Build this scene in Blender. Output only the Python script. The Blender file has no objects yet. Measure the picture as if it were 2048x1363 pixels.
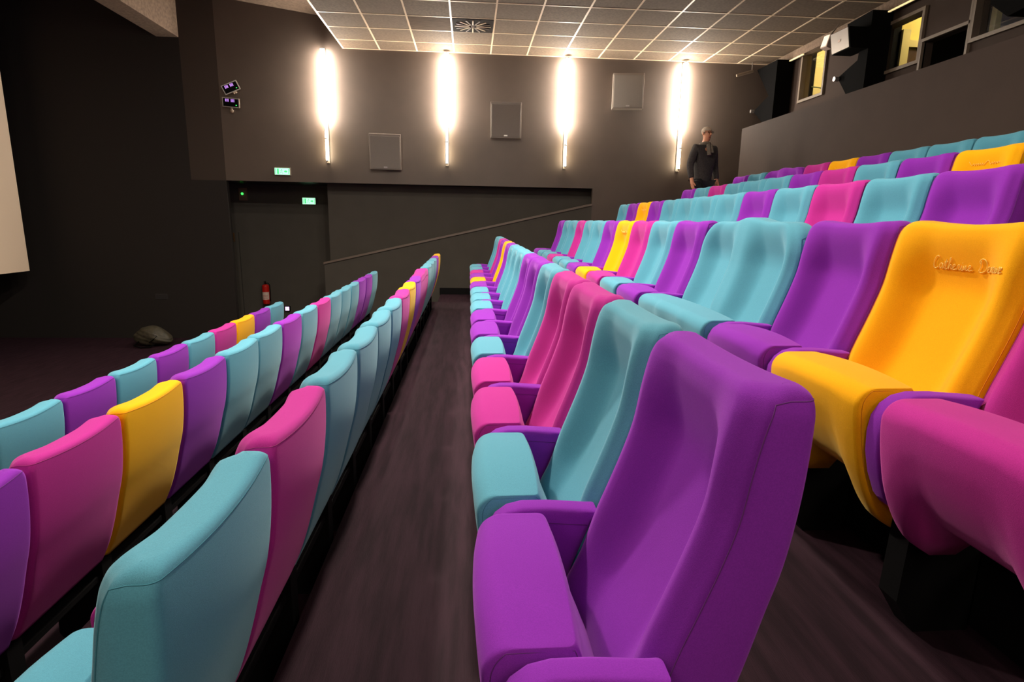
import bpy, bmesh, math, random
from mathutils import Vector, Matrix
random.seed(7)
S = bpy.context.scene
COL = S.collection
PI = math.pi
ZO = 2.49                       # the camera stands this high above the stage floor

# ------------------------------------------------------------------ camera, world, exposure
cam_d = bpy.data.cameras.new('camera')
cam = bpy.data.objects.new('camera', cam_d)
COL.objects.link(cam)
cam_d.sensor_width = 36.0
cam_d.lens = 1164.7155 / 2048 * 36.0
cam_d.clip_start = 0.02
RT = Vector((0.9972970, -0.0713886, 0.0173869))
DN = Vector((0.0025988, -0.2022155, -0.9793376))
FW = Vector((0.0734294, 0.9767357, -0.2014835))
M = Matrix(((RT.x, -DN.x, -FW.x, 0), (RT.y, -DN.y, -FW.y, 0), (RT.z, -DN.z, -FW.z, ZO), (0, 0, 0, 1)))
cam.matrix_world = M
S.camera = cam
w = bpy.data.worlds.new('world')
S.world = w
w.use_nodes = True
w.node_tree.nodes['Background'].inputs[0].default_value = (0.010, 0.008, 0.009, 1)
w.node_tree.nodes['Background'].inputs[1].default_value = 0.5
S.view_settings.view_transform = 'Standard'
S.view_settings.look = 'None'
S.view_settings.gamma = 1
S.view_settings.use_curve_mapping = False
S.view_settings.exposure = 2.55
TUBE_STRENGTH = 27.0            # upper wall tubes
TUBE_LOW = 9.0                  # dimmer lower tubes
NEAR_SHARE = 0.46              # strength share of the added fill tubes behind the camera
FILL_W = 18.0                    # added ceiling fill lamps, out of view


# ------------------------------------------------------------------ materials
def srgb(r, g, b):
    def f(c):
        c /= 255.0
        return c / 12.92 if c <= 0.04045 else ((c + 0.055) / 1.055) ** 2.4
    return (f(r), f(g), f(b), 1)


def mat(name, col, rough=0.6, metal=0.0, emit=None, es=0.0, sheen=0.0, sheen_tint=None, noise=0.0, nscale=30,
        bump=0.0, bscale=200, stretch=None, coat=0.0, spec=0.5, trans=0.0, col2=None):
    m = bpy.data.materials.new(name)
    m.use_nodes = True
    nt = m.node_tree
    p = nt.nodes['Principled BSDF']
    p.inputs['Base Color'].default_value = col
    p.inputs['Roughness'].default_value = rough
    p.inputs['Metallic'].default_value = metal
    p.inputs['Specular IOR Level'].default_value = spec
    p.inputs['Coat Weight'].default_value = coat
    p.inputs['Transmission Weight'].default_value = trans
    if sheen:
        p.inputs['Sheen Weight'].default_value = sheen
        p.inputs['Sheen Roughness'].default_value = 0.35
        p.inputs['Sheen Tint'].default_value = sheen_tint or (1, 1, 1, 1)
    if emit:
        p.inputs['Emission Color'].default_value = emit
        p.inputs['Emission Strength'].default_value = es
    if noise or bump:
        tc = nt.nodes.new('ShaderNodeTexCoord')
        mp = nt.nodes.new('ShaderNodeMapping')
        nt.links.new(tc.outputs['Object'], mp.inputs['Vector'])
        if stretch:
            mp.inputs['Scale'].default_value = stretch
    if noise:
        n = nt.nodes.new('ShaderNodeTexNoise')
        n.inputs['Scale'].default_value = nscale
        n.inputs['Detail'].default_value = 5
        nt.links.new(mp.outputs[0], n.inputs['Vector'])
        mx = nt.nodes.new('ShaderNodeMix')
        mx.data_type = 'RGBA'
        c2 = col2 or tuple(min(1, c * (1 + noise)) for c in col[:3]) + (1,)
        c1 = col if col2 else tuple(c * (1 - noise) for c in col[:3]) + (1,)
        mx.inputs[6].default_value = c1
        mx.inputs[7].default_value = c2
        rp = nt.nodes.new('ShaderNodeMapRange')
        rp.inputs[1].default_value = 0.35
        rp.inputs[2].default_value = 0.65
        nt.links.new(n.outputs['Fac'], rp.inputs[0])
        nt.links.new(rp.outputs[0], mx.inputs[0])
        nt.links.new(mx.outputs[2], p.inputs['Base Color'])
    if bump:
        n2 = nt.nodes.new('ShaderNodeTexNoise')
        n2.inputs['Scale'].default_value = bscale
        n2.inputs['Detail'].default_value = 3
        nt.links.new(mp.outputs[0], n2.inputs['Vector'])
        b = nt.nodes.new('ShaderNodeBump')
        b.inputs['Strength'].default_value = bump
        b.inputs['Distance'].default_value = 0.004
        nt.links.new(n2.outputs['Fac'], b.inputs['Height'])
        nt.links.new(b.outputs[0], p.inputs['Normal'])
    return m


def fabric(name, rgb, tint):
    return mat(name, srgb(*rgb), rough=0.95, sheen=0.5, sheen_tint=srgb(*tint), noise=0.07, nscale=420,
               bump=0.25, bscale=900, spec=0.15)


FAB = {
    'teal': fabric('teal_velour', (90, 158, 180), (190, 226, 234)),
    'purple': fabric('purple_velour', (136, 44, 170), (226, 136, 245)),
    'pink': fabric('pink_velour', (184, 46, 143), (250, 145, 212)),
    'yellow': fabric('yellow_velour', (255, 176, 14), (255, 225, 140)),
}
SEAM = {
    'teal': mat('teal_thread', srgb(60, 130, 148), 0.9),
    'purple': mat('purple_thread', srgb(100, 34, 118), 0.9),
    'pink': mat('pink_thread', srgb(146, 34, 108), 0.9),
    'yellow': mat('yellow_thread', srgb(220, 138, 6), 0.9),
}
EMBROID = mat('yellow_embroidery', srgb(255, 214, 96), 0.45, sheen=0.3)
BLACKM = mat('black_metal', srgb(10, 10, 11), 0.7, spec=0.2)
BLACKP = mat('black_plastic', srgb(8, 7, 7), 0.9, spec=0.08)
CARPET = mat('dark_floor', srgb(46, 28, 36), 0.75, spec=0.12, noise=0.3, nscale=5, stretch=(5, 0.5, 1), bump=0.35, bscale=60)
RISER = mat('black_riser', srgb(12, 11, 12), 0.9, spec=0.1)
WALLM = mat('dark_wall_paint', srgb(84, 71, 62), 0.55, noise=0.04, nscale=3, bump=0.05, bscale=30)
PARA = mat('dark_parapet_paint', srgb(66, 54, 48), 0.75, spec=0.12, noise=0.04, nscale=3)
WALLD = mat('black_fabric_wall', srgb(72, 67, 60), 0.9, noise=0.05, nscale=3)
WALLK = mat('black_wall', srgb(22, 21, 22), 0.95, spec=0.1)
TILE = mat('mineral_ceiling_tile', srgb(104, 86, 68), 0.9, noise=0.16, nscale=26, bump=0.15, bscale=120)
GRID = mat('white_ceiling_grid', srgb(225, 200, 170), 0.5)
CONC = mat('rough_plaster', srgb(120, 100, 84), 0.95, noise=0.2, nscale=22, bump=0.5, bscale=60)
SCREEN = mat('screen_fabric', srgb(238, 214, 188), 0.9)
GREYM = mat('grey_painted_metal', srgb(132, 120, 110), 0.45)
GRILLE = mat('grey_speaker_cloth', srgb(132, 124, 116), 0.85, noise=0.08, nscale=300)
SILVER = mat('brushed_silver', srgb(190, 184, 178), 0.35, metal=0.8)
FRAME = mat('window_frame_paint', srgb(120, 104, 88), 0.5)
GLASS = mat('window_glass', (1, 1, 1, 1), 0.02, trans=1.0)
YWALL = mat('yellow_room_paint', srgb(214, 196, 110), 0.8)
CREAM = mat('cream_room_paint', srgb(226, 212, 150), 0.8)
BROWN = mat('brown_door_wood', srgb(74, 44, 24), 0.5, noise=0.2, nscale=12)
TUBE = mat('lit_tube', (1, 1, 1, 1), 0.5, emit=(1.0, 0.91, 0.79, 1), es=TUBE_STRENGTH)
TUBEFILL = mat('added_fill_tube', (1, 1, 1, 1), 0.5, emit=(1.0, 0.91, 0.79, 1), es=TUBE_STRENGTH * NEAR_SHARE)
TUBELOW = mat('dim_tube', (1, 1, 1, 1), 0.5, emit=(1.0, 0.86, 0.60, 1), es=TUBE_LOW)
FILLM = mat('fill_lamp_lens', (1, 1, 1, 1), 0.5, emit=(1.0, 0.9, 0.77, 1), es=2.0)
GREENE = mat('exit_sign_face', (0.1, 0.6, 0.3, 1), 0.5, emit=(0.42, 1.0, 0.58, 1), es=0.26)
GREENP = mat('exit_sign_pictogram', (0.02, 0.4, 0.15, 1), 0.5, emit=(0.10, 1.0, 0.28, 1), es=0.14)
GREENL = mat('green_indicator', (0, 0.5, 0.1, 1), 0.5, emit=(0.06, 1.0, 0.12, 1), es=0.3)
PURPE = mat('purple_lamp_face', (0.6, 0.1, 0.8, 1), 0.5, emit=(0.85, 0.38, 1.0, 1), es=0.6)
PURPL = mat('purple_diode', (0.6, 0.3, 0.8, 1), 0.5, emit=(0.50, 0.24, 1.0, 1), es=0.14)
RED = mat('red_enamel', srgb(190, 30, 22), 0.3, coat=0.4)
PAPER = mat('printed_label', srgb(214, 190, 176), 0.6)
SKIN = mat('skin', srgb(205, 140, 105), 0.55)
HAIR = mat('grey_hair', srgb(176, 156, 136), 0.8)
SWEAT = mat('dark_knit', srgb(52, 46, 44), 0.9, noise=0.25, nscale=40)
SCARF = mat('grey_scarf_cloth', srgb(106, 96, 84), 0.9, noise=0.2, nscale=50)
TROUS = mat('black_trousers', srgb(24, 22, 24), 0.9)
BAGM = mat('olive_nylon', srgb(66, 60, 46), 0.6, noise=0.3, nscale=18)
HAZY = mat('hazard_yellow', srgb(214, 160, 20), 0.6)
OLIVE = mat('olive_marker', srgb(120, 130, 60), 0.6)


# ------------------------------------------------------------------ helpers
def mesh(name, verts, faces, smooth=True):
    me = bpy.data.meshes.new(name)
    me.from_pydata([tuple(v) for v in verts], [], faces)
    if smooth:
        me.polygons.foreach_set('use_smooth', [True] * len(me.polygons))
    me.update()
    return me


def link(name, me, m=None, parent=None, loc=None, rot=None):
    o = bpy.data.objects.new(name, me)
    if m is not None and hasattr(me, 'materials') and not me.materials:
        me.materials.append(m)
    COL.objects.link(o)
    if parent:
        o.parent = parent
    if loc:
        o.location = loc
    if rot:
        o.rotation_euler = rot
    return o


def empty(name, loc, rz=0.0, rot=None):
    o = bpy.data.objects.new(name, None)
    o.empty_display_size = 0.1
    COL.objects.link(o)
    o.location = loc
    o.rotation_euler = rot or (0, 0, rz)
    return o


def tag(o, label, cat, group=None):
    o['label'] = label
    o['category'] = cat
    if group:
        o['group'] = group
    return o


def struct(o):
    o['kind'] = 'structure'
    return o


class MB:
    """collects shapes, becomes one mesh"""
    def __init__(self):
        self.bm = bmesh.new()

    def box(self, x0, x1, y0, y1, z0, z1, bev=0.0, seg=2, mtx=None, mi=0):
        r = bmesh.ops.create_cube(self.bm, size=1)
        vs = r['verts']
        for v in vs:
            v.co = Vector(((x0 + x1) / 2 + v.co.x * (x1 - x0), (y0 + y1) / 2 + v.co.y * (y1 - y0),
                           (z0 + z1) / 2 + v.co.z * (z1 - z0)))
        fs = set(f for v in vs for f in v.link_faces)
        for f in fs:
            f.material_index = mi
        if mtx is not None:
            bmesh.ops.transform(self.bm, matrix=mtx, verts=vs)
        if bev:
            es = list(set(e for v in vs for e in v.link_edges))
            bmesh.ops.bevel(self.bm, geom=es, offset=bev, segments=seg, affect='EDGES', profile=0.5)
        return self

    def cyl(self, a, b, r, r2=None, n=20, cap=True):
        a, b = Vector(a), Vector(b)
        d = b - a
        q = d.to_track_quat('Z', 'Y').to_matrix().to_4x4()
        q.translation = (a + b) / 2
        bmesh.ops.create_cone(self.bm, cap_ends=cap, segments=n, radius1=r, radius2=r if r2 is None else r2,
                              depth=d.length, matrix=q)
        return self

    def sphere(self, c, r, sc=(1, 1, 1), n=16):
        mt = Matrix.Translation(c) @ Matrix.Diagonal((r * sc[0], r * sc[1], r * sc[2], 1))
        bmesh.ops.create_uvsphere(self.bm, u_segments=n, v_segments=n // 2 + 2, radius=1, matrix=mt)
        return self

    def prism(self, pts, d, mi=0):
        """pts: list of 3d points of a planar polygon, d: extrusion vector"""
        d = Vector(d)
        a = [self.bm.verts.new(Vector(p)) for p in pts]
        b = [self.bm.verts.new(Vector(p) + d) for p in pts]
        n = len(pts)
        fs = [self.bm.faces.new(a), self.bm.faces.new(b[::-1])]
        for i in range(n):
            fs.append(self.bm.faces.new((a[i], b[i], b[(i + 1) % n], a[(i + 1) % n])))
        for f in fs:
            f.material_index = mi
        return self

    def tube(self, pts, r, n=6):
        me = tube_mesh('t', pts, r, n)
        self.bm.from_mesh(me)
        bpy.data.meshes.remove(me)
        return self

    def build(self, name, m, parent=None, loc=None, rot=None, smooth=False, mats=None):
        bmesh.ops.recalc_face_normals(self.bm, faces=self.bm.faces)
        me = bpy.data.meshes.new(name)
        self.bm.to_mesh(me)
        self.bm.free()
        if smooth:
            me.polygons.foreach_set('use_smooth', [True] * len(me.polygons))
            try:
                me.set_sharp_from_angle(angle=math.radians(40))
            except Exception:
                pass
        for mm in (mats or [m]):
            me.materials.append(mm)
        return link(name, me, None, parent, loc, rot)


def tube_mesh(name, pts, r, n=6):
    pts = [Vector(p) for p in pts]
    V, F = [], []
    up = Vector((0, 0, 1))
    for i, p in enumerate(pts):
        t = (pts[min(i + 1, len(pts) - 1)] - pts[max(i - 1, 0)])
        if t.length < 1e-9:
            t = Vector((0, 0, 1))
        t.normalize()
        a = t.cross(up)
        if a.length < 0.1:
            a = t.cross(Vector((1, 0, 0)))
        a.normalize()
        b = t.cross(a)
        for k in range(n):
            an = 2 * PI * k / n
            V.append(p + a * (math.cos(an) * r) + b * (math.sin(an) * r))
    for i in range(len(pts) - 1):
        for k in range(n):
            F.append((i * n + k, i * n + (k + 1) % n, (i + 1) * n + (k + 1) % n, (i + 1) * n + k))
    F.append(tuple(range(n))[::-1])
    F.append(tuple((len(pts) - 1) * n + k for k in range(n)))
    return mesh(name, V, F)


def lerp(tab, h):
    """smooth interpolation in a table of (h, value), h rising"""
    if h <= tab[0][0]:
        return tab[0][1]
    if h >= tab[-1][0]:
        return tab[-1][1]
    for i in range(len(tab) - 1):
        h0, v0 = tab[i]
        h1, v1 = tab[i + 1]
        if h0 <= h <= h1:
            t = (h - h0) / (h1 - h0)
            m0 = (v1 - tab[i - 1][1]) / (h1 - tab[i - 1][0]) if i > 0 else (v1 - v0) / (h1 - h0)
            m1 = (tab[i + 2][1] - v0) / (tab[i + 2][0] - h0) if i + 2 < len(tab) else (v1 - v0) / (h1 - h0)
            d = h1 - h0
            return ((2 * t ** 3 - 3 * t * t + 1) * v0 + (t ** 3 - 2 * t * t + t) * d * m0
                    + (-2 * t ** 3 + 3 * t * t) * v1 + (t ** 3 - t * t) * d * m1)


def sst(a, b, x):
    t = max(0.0, min(1.0, (x - a) / (b - a)))
    return t * t * (3 - 2 * t)


# ------------------------------------------------------------------ the seat
PITCH = 0.555
TOP = 1.150
XS = [(0.46, 0.262), (0.52, 0.275), (0.60, 0.310), (0.705, 0.342), (0.78, 0.370), (0.86, 0.399), (0.94, 0.423),
      (1.03, 0.438), (1.10, 0.454), (1.155, 0.476)]
XR = [(0.46, 0.385), (0.55, 0.425), (0.65, 0.458), (0.78, 0.492), (0.86, 0.513), (0.96, 0.528), (1.06, 0.535),
      (1.155, 0.535)]


def back_front(t, h, double=False):
    """x offset of the front face against the side seam; t runs -1..1 across the seat"""
    depth = 0.010 + 0.066 * sst(1.16, 0.93, h) - 0.036 * sst(0.74, 0.52, h)
    ridge = 0.034
    if double:
        a = abs(t)
        u = abs(a - 0.5) / 0.5
        if a < 0.5:
            r = -ridge * 1.0
        else:
            r = -ridge * (1 - sst(0.80, 1.0, u))
        return r + depth * (1 - sst(0.30, 0.82, u))
    u = abs(t)
    return -ridge * (1 - sst(0.80, 1.0, u) ** 1.0) + depth * (1 - sst(0.34, 0.80, u))


def backrest_mesh(double=False):
    W = PITCH * (2 if double else 1) - 0.016
    hw = W / 2
    yc = PITCH * (1 if double else 0.5)
    rc = 0.17 if double else 0.048
    nf = 56 if double else 30
    hs = []
    h = 0.46
    while h < TOP - rc - 0.02:
        hs.append(h)
        h += 0.02
    ring_h = [(0.463, 0.75, 0.010), (0.46 + 0.002, 1, 0.004)] and []
    for hh in hs:
        ring_h.append((hh, 0.0, 0.0))
    rx = 0.020
    for k in range(0, 15):
        a = PI / 2 * k / 14
        hh = TOP - rc + rc * math.sin(a)
        insety = rc * (1 - math.cos(a))
        b = max(0.0, (hh - (TOP - rx)) / rx)
        insetx = rx * (1 - math.sqrt(max(0.0, 1 - b * b)))
        ring_h.append((hh, insety, insetx))
    V, F = [], []
    rings = []
    for hh, iy, ix in ring_h:
        ring = []
        w2 = hw - iy
        xs = lerp(XS, hh)
        xr = lerp(XR, hh)
        dz = 0.0
        for i in range(nf + 1):
            t = -1 + 2 * i / nf
            t = math.copysign(abs(t) ** 0.9, t)
            xx = xs + back_front(t * (1 if not double else 1), hh, double) + ix
            zz = hh
            if double:
                zz += 0.022 * sst(0.55, 0.0, abs(t)) * sst(0.9, 1.15, hh)
            else:
                zz += 0.006 * (2 * abs(t) ** 2 - 1) * sst(1.0, 1.15, hh)
            ring.append((xx, yc + t * w2, zz))
        rr = 0.022

        def zadd(t):
            if double:
                return 0.022 * sst(0.55, 0.0, abs(t)) * sst(0.9, 1.15, hh)
            return 0.006 * (2 * abs(t) ** 2 - 1) * sst(1.0, 1.15, hh)
        # side at +y, rear face, side at -y
        xm = ((xs + ix) + (xr - ix - rr)) / 2
        ring.append((xm, yc + w2, hh + zadd(1)))
        for k in range(4):
            a = PI / 2 * k / 4
            ring.append((xr - ix - rr + rr * math.sin(a), yc + w2 - rr + rr * math.cos(a), hh + zadd(1)))
        for k in range(nf + 1):
            t = 1 - 2 * k / nf
            t = math.copysign(abs(t) ** 0.9, t)
            ring.append((xr - ix + 0.012 * (1 - t * t) * sst(0.5, 0.8, hh), yc + t * (w2 - rr), hh + zadd(t)))
        for k in range(1, 5):
            a = PI / 2 * k / 4
            ring.append((xr - ix - rr + rr * math.cos(a), yc - w2 + rr - rr * math.sin(a), hh + zadd(1)))
        ring.append((xm, yc - w2, hh + zadd(1)))
        rings.append(ring)
    n = len(rings[0])
    for r in rings:
        V += r
    for j in range(len(rings) - 1):
        for i in range(n):
            a, b = j * n + i, j * n + (i + 1) % n
            F.append((a, b, b + n, a + n))
    # top cap: strip between front points and rear points
    base = (len(rings) - 1) * n

    def cap(base, flip):
        fs = []
        for i in range(nf):
            fs.append((base + i, base + nf + 6 + nf - i, base + nf + 6 + nf - i - 1, base + i + 1))
        fs.append(tuple(base + q for q in range(nf, nf + 7)))
        fs.append(tuple(base + q for q in list(range(nf + 6 + nf, n)) + [0]))
        F.extend(fs)
    cap(base, False)
    cap(0, True)
    me = mesh('backrest', V, F)
    bm = bmesh.new()
    bm.from_mesh(me)
    bmesh.ops.recalc_face_normals(bm, faces=bm.faces)
    bm.to_mesh(me)
    bm.free()
    me.polygons.foreach_set('use_smooth', [True] * len(me.polygons))
    # seams along both sides and across the rear top edge
    sm = MB()
    js = [j for j in range(len(rings)) if ring_h[j][0] <= (TOP - 0.018 if not double else TOP - 0.05)][-1]
    pts = [rings[j][nf] for j in range(1, js)] + [rings[js][i] for i in range(nf + 1, n)] + [rings[j][0] for j in range(js - 1, 0, -1)]
    pts = [Vector(p) for p in pts]
    cc = Vector((0.5, yc, 0))
    for p in pts:
        p.y += 0.0003 if p.y > yc else -0.0003
    sm.tube(pts, 0.0011, 5)
    return me, sm


PH0, PH1 = 0.28, 0.70
PF = [(0.28, 0.170), (0.32, 0.128), (0.38, 0.088), (0.46, 0.054), (0.54, 0.034), (0.60, 0.024), (0.65, 0.020), (0.70, 0.022)]
PB = [(0.28, 0.262), (0.36, 0.276), (0.45, 0.252), (0.55, 0.222), (0.65, 0.200), (0.70, 0.192)]


def pad_mesh(double=False):
    yc = PITCH * (1 if double else 0.5)
    add = PITCH / 2 if double else 0.0
    rings = []
    V, F = [], []
    n_side = 24 if double else 12
    hs = [PH0 + (PH1 - 0.055 - PH0) * k / 20 for k in range(20)] + [PH1 - 0.055 * (1 - math.sin(PI / 2 * k / 12)) for k in range(13)]
    for k, hh in enumerate(hs):
        xf, xb = lerp(PF, hh), lerp(PB, hh)
        w2 = 0.236 + add
        top = max(0.0, (hh - (PH1 - 0.055)) / 0.055)
        e = 1 - math.sqrt(max(0, 1 - top * top))
        lo = max(0.0, (0.30 - hh) / 0.02)
        xf2 = xf + 0.050 * e + 0.01 * lo
        xb2 = xb - 0.012 * e - 0.01 * lo
        w3 = w2 - 0.006 * e
        rings.append((hh, xf2, xb2, w3))
    r = 0.016
    for hh, xf, xb, w2 in rings:
        ring = []
        crown = 0.012 * sst(0.3, 0.6, hh)

        def zc(t):
            return 0.010 * (1 - t * t) * sst(0.60, 0.70, hh)

        def wr(t):
            if not double:
                return 0.0
            return 0.004 * math.sin(t * 9 + 5 * hh) * math.exp(-((t - 0.1) / 0.5) ** 2) + \
                0.006 * math.exp(-((t - 0.35 + 0.25 * (hh - 0.6)) / 0.035) ** 2) - 0.006 * math.exp(-((t + 0.5 + 0.25 * (hh - 0.6)) / 0.05) ** 2)
        for k in range(n_side + 1):
            t = -1 + 2 * k / n_side
            ring.append((xf - crown * (1 - t * t) + wr(t), yc + t * (w2 - r), hh + zc(t)))
        for k in range(1, 4):
            a = PI / 2 * k / 3
            ring.append((xf + r - r * math.cos(a), yc + w2 - r + r * math.sin(a), hh))
        for k in range(0, 3):
            a = PI / 2 * k / 3
            ring.append((xb - r + r * math.sin(a), yc + w2 - r + r * math.cos(a), hh))
        for k in range(n_side + 1):
            t = 1 - 2 * k / n_side
            ring.append((xb + 0.006 * (1 - t * t), yc + t * (w2 - r), hh + zc(t)))
        for k in range(1, 4):
            a = PI / 2 * k / 3
            ring.append((xb - r + r * math.cos(a), yc - w2 + r - r * math.sin(a), hh))
        for k in range(0, 3):
            a = PI / 2 * k / 3
            ring.append((xf + r - r * math.sin(a), yc - w2 + r - r * math.cos(a), hh))
        V += ring
    n = len(ring)
    R = len(rings)
    for j in range(R - 1):
        for i in range(n):
            a, b = j * n + i, j * n + (i + 1) % n
            F.append((a, b, b + n, a + n))
    for base, fl in (((R - 1) * n, 0), (0, 1)):
        # quads straight across
        f0 = list(range(0, n_side + 1))
        b0 = [n_side + 7 + n_side - q for q in range(0, n_side + 1)]
        for q in range(n_side):
            F.append((base + f0[q], base + f0[q + 1], base + b0[q + 1], base + b0[q]))
        F.append(tuple(base + q for q in range(n_side, n_side + 8)))
        F.append(tuple(base + q for q in list(range(n_side * 2 + 7, n)) + [0]))
    # the lower edge arches up between two lobes beside the pedestals
    V = [(x, y, PH1 - (PH1 - z) * (1 - 0.24 * sst(0.80, 0.45, abs(y - yc) / (0.236 + add))) if z < PH1 else z) for x, y, z in V]
    me = mesh('seat_cushion', V, F)
    bm = bmesh.new()
    bm.from_mesh(me)
    bmesh.ops.recalc_face_normals(bm, faces=bm.faces)
    bm.to_mesh(me)
    bm.free()
    me.polygons.foreach_set('use_smooth', [True] * len(me.polygons))
    sms = []
    for side, back in ((n_side + 3, n_side + 5), (n - 3, n - 5)):
        pts = [Vector(V[j * n + side]) for j in range(6, R - 4)] + [Vector(V[(R - 5) * n + back])]
        pts += [Vector(V[j * n + back]) for j in range(R - 6, 12, -1)]
        sms.append(MB().tube([p + Vector((0, 0.0003 if side < n / 2 else -0.0003, 0)) for p in pts], 0.0010, 5))
    return me, sms


ARM = [(0.322, 0.690), (0.28, 0.694), (0.20, 0.700), (0.135, 0.700), (0.095, 0.690), (0.066, 0.668), (0.047, 0.635), (0.041, 0.59),
       (0.045, 0.53), (0.060, 0.47), (0.085, 0.41), (0.105, 0.385), (0.155, 0.365), (0.19, 0.365), (0.224, 0.40), (0.244, 0.46), (0.265, 0.54), (0.302, 0.64)]


def arm_mesh():
    wd = 0.066
    r = 0.016
    cx = sum(p[0] for p in ARM) / len(ARM)
    cz = sum(p[1] for p in ARM) / len(ARM)
    prof = []
    for k in range(5):
        a = PI / 2 * k / 4
        prof.append((-wd / 2 + r - r * math.cos(a), r * (1 - math.sin(a))))
    prof += [(-p[0], p[1]) for p in prof[::-1]]
    V, F = [], []
    n = len(ARM)
    for y, ins in prof:
        for i, (x, z) in enumerate(ARM):
            a, b = ARM[i - 1], ARM[(i + 1) % n]
            tx, tz = b[0] - a[0], b[1] - a[1]
            L = math.hypot(tx, tz)
            nx, nz = -tz / L, tx / L
            V.append((x + nx * ins, y, z + nz * ins))
    m = len(prof)
    for j in range(m - 1):
        for i in range(n):
            a, b = j * n + i, j * n + (i + 1) % n
            F.append((a, b, b + n, a + n))
    F.append(tuple(range(n)))
    F.append(tuple((m - 1) * n + i for i in range(n))[::-1])
    me = mesh('armrest', V, F)
    bm = bmesh.new()
    bm.from_mesh(me)
    bmesh.ops.recalc_face_normals(bm, faces=bm.faces)
    bm.to_mesh(me)
    bm.free()
    me.polygons.foreach_set('use_smooth', [True] * len(me.polygons))
    try:
        me.set_sharp_from_angle(angle=math.radians(50))
    except Exception:
        pass
    # seam a hand's width below the top, both sides
    sms = []
    for s in (-1, 1):
        pts = [(0.296, s * 0.0333, 0.656), (0.24, s * 0.0333, 0.660), (0.17, s * 0.0333, 0.665), (0.125, s * 0.0333, 0.655), (0.098, s * 0.0333, 0.63),
               (0.086, s * 0.0333, 0.59), (0.092, s * 0.0333, 0.51), (0.118, s * 0.0333, 0.42)]
        sms.append(MB().tube(pts, 0.0010, 5))
    return me, sms


def pedestal_mb(y0):
    b = MB()
    b.prism([(0.225, y0 - 0.036, 0.0), (0.385, y0 - 0.036, 0.0), (0.385, y0 - 0.036, 0.455), (0.30, y0 - 0.036, 0.455), (0.27, y0 - 0.036, 0.36), (0.17, y0 - 0.036, 0.36),
             (0.16, y0 - 0.036, 0.10)], (0, 0.072, 0))
    return b


def colour_set(me_sm, name):
    me, sm = me_sm
    seams = []
    for q in (sm if isinstance(sm, list) else [sm]):
        seam = bpy.data.meshes.new('seam')
        bmesh.ops.recalc_face_normals(q.bm, faces=q.bm.faces)
        q.bm.to_mesh(seam)
        q.bm.free()
        seams.append(seam)
    out = {}
    for c in FAB:
        a = me.copy()
        a.name = name
        a.materials.append(FAB[c])
        ss = []
        for seam in seams:
            t = seam.copy()
            t.materials.append(SEAM[c])
            ss.append(t)
        out[c] = (a, ss)
    return out


BACK = colour_set(backrest_mesh(), 'backrest')
BACK2 = colour_set(backrest_mesh(True), 'backrest')
PAD = colour_set(pad_mesh(), 'seat_cushion')
PAD2 = colour_set(pad_mesh(True), 'seat_cushion')
ARMS = colour_set(arm_mesh(), 'armrest')
_p = pedestal_mb(0.0).build('pedestal', BLACKM)
PED = _p.data
bpy.data.objects.remove(_p)
_m = MB().box(0.285, 0.37, 0.04, PITCH - 0.04, 0.36, 0.395, 0.006)
_p = _m.build('hinge_bar', BLACKM)
HINGE = _p.data
bpy.data.objects.remove(_p)


def stroke_mesh(strokes, y_left, y_right, h0, size, r=0.0016, span=None):
    """pen strokes (x to the right, y up, in letter units) laid on the front of a backrest"""
    xs = [p[0] for s in strokes for p in s]
    a, b = span or (min(xs), max(xs))
    out = MB()
    for s in strokes:
        # smooth the stroke
        P = []
        for i in range(len(s) - 1):
            p0 = s[max(i - 1, 0)]
            p1, p2 = s[i], s[i + 1]
            p3 = s[min(i + 2, len(s) - 1)]
            for k in range(4):
                t = k / 4
                P.append(tuple(0.5 * (2 * p1[d] + (p2[d] - p0[d]) * t + (2 * p0[d] - 5 * p1[d] + 4 * p2[d] - p3[d]) * t * t
                                      + (3 * p1[d] - p0[d] - 3 * p2[d] + p3[d]) * t ** 3) for d in (0, 1)))
        P.append(s[-1])
        pts = []
        for x, y in P:
            yy = y_left + (y_right - y_left) * (x - a) / (b - a)
            hh = h0 + y * size
            tt = (yy - PITCH / 2) / ((PITCH - 0.016) / 2)
            # undo the abs(t)**0.9 spacing used by the mesh
            pts.append((lerp(XS, hh) + back_front(tt, hh) - 0.0022, yy, hh + 0.006 * (2 * tt * tt - 1)))
        out.tube(pts, r, 5)
    return out


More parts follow.
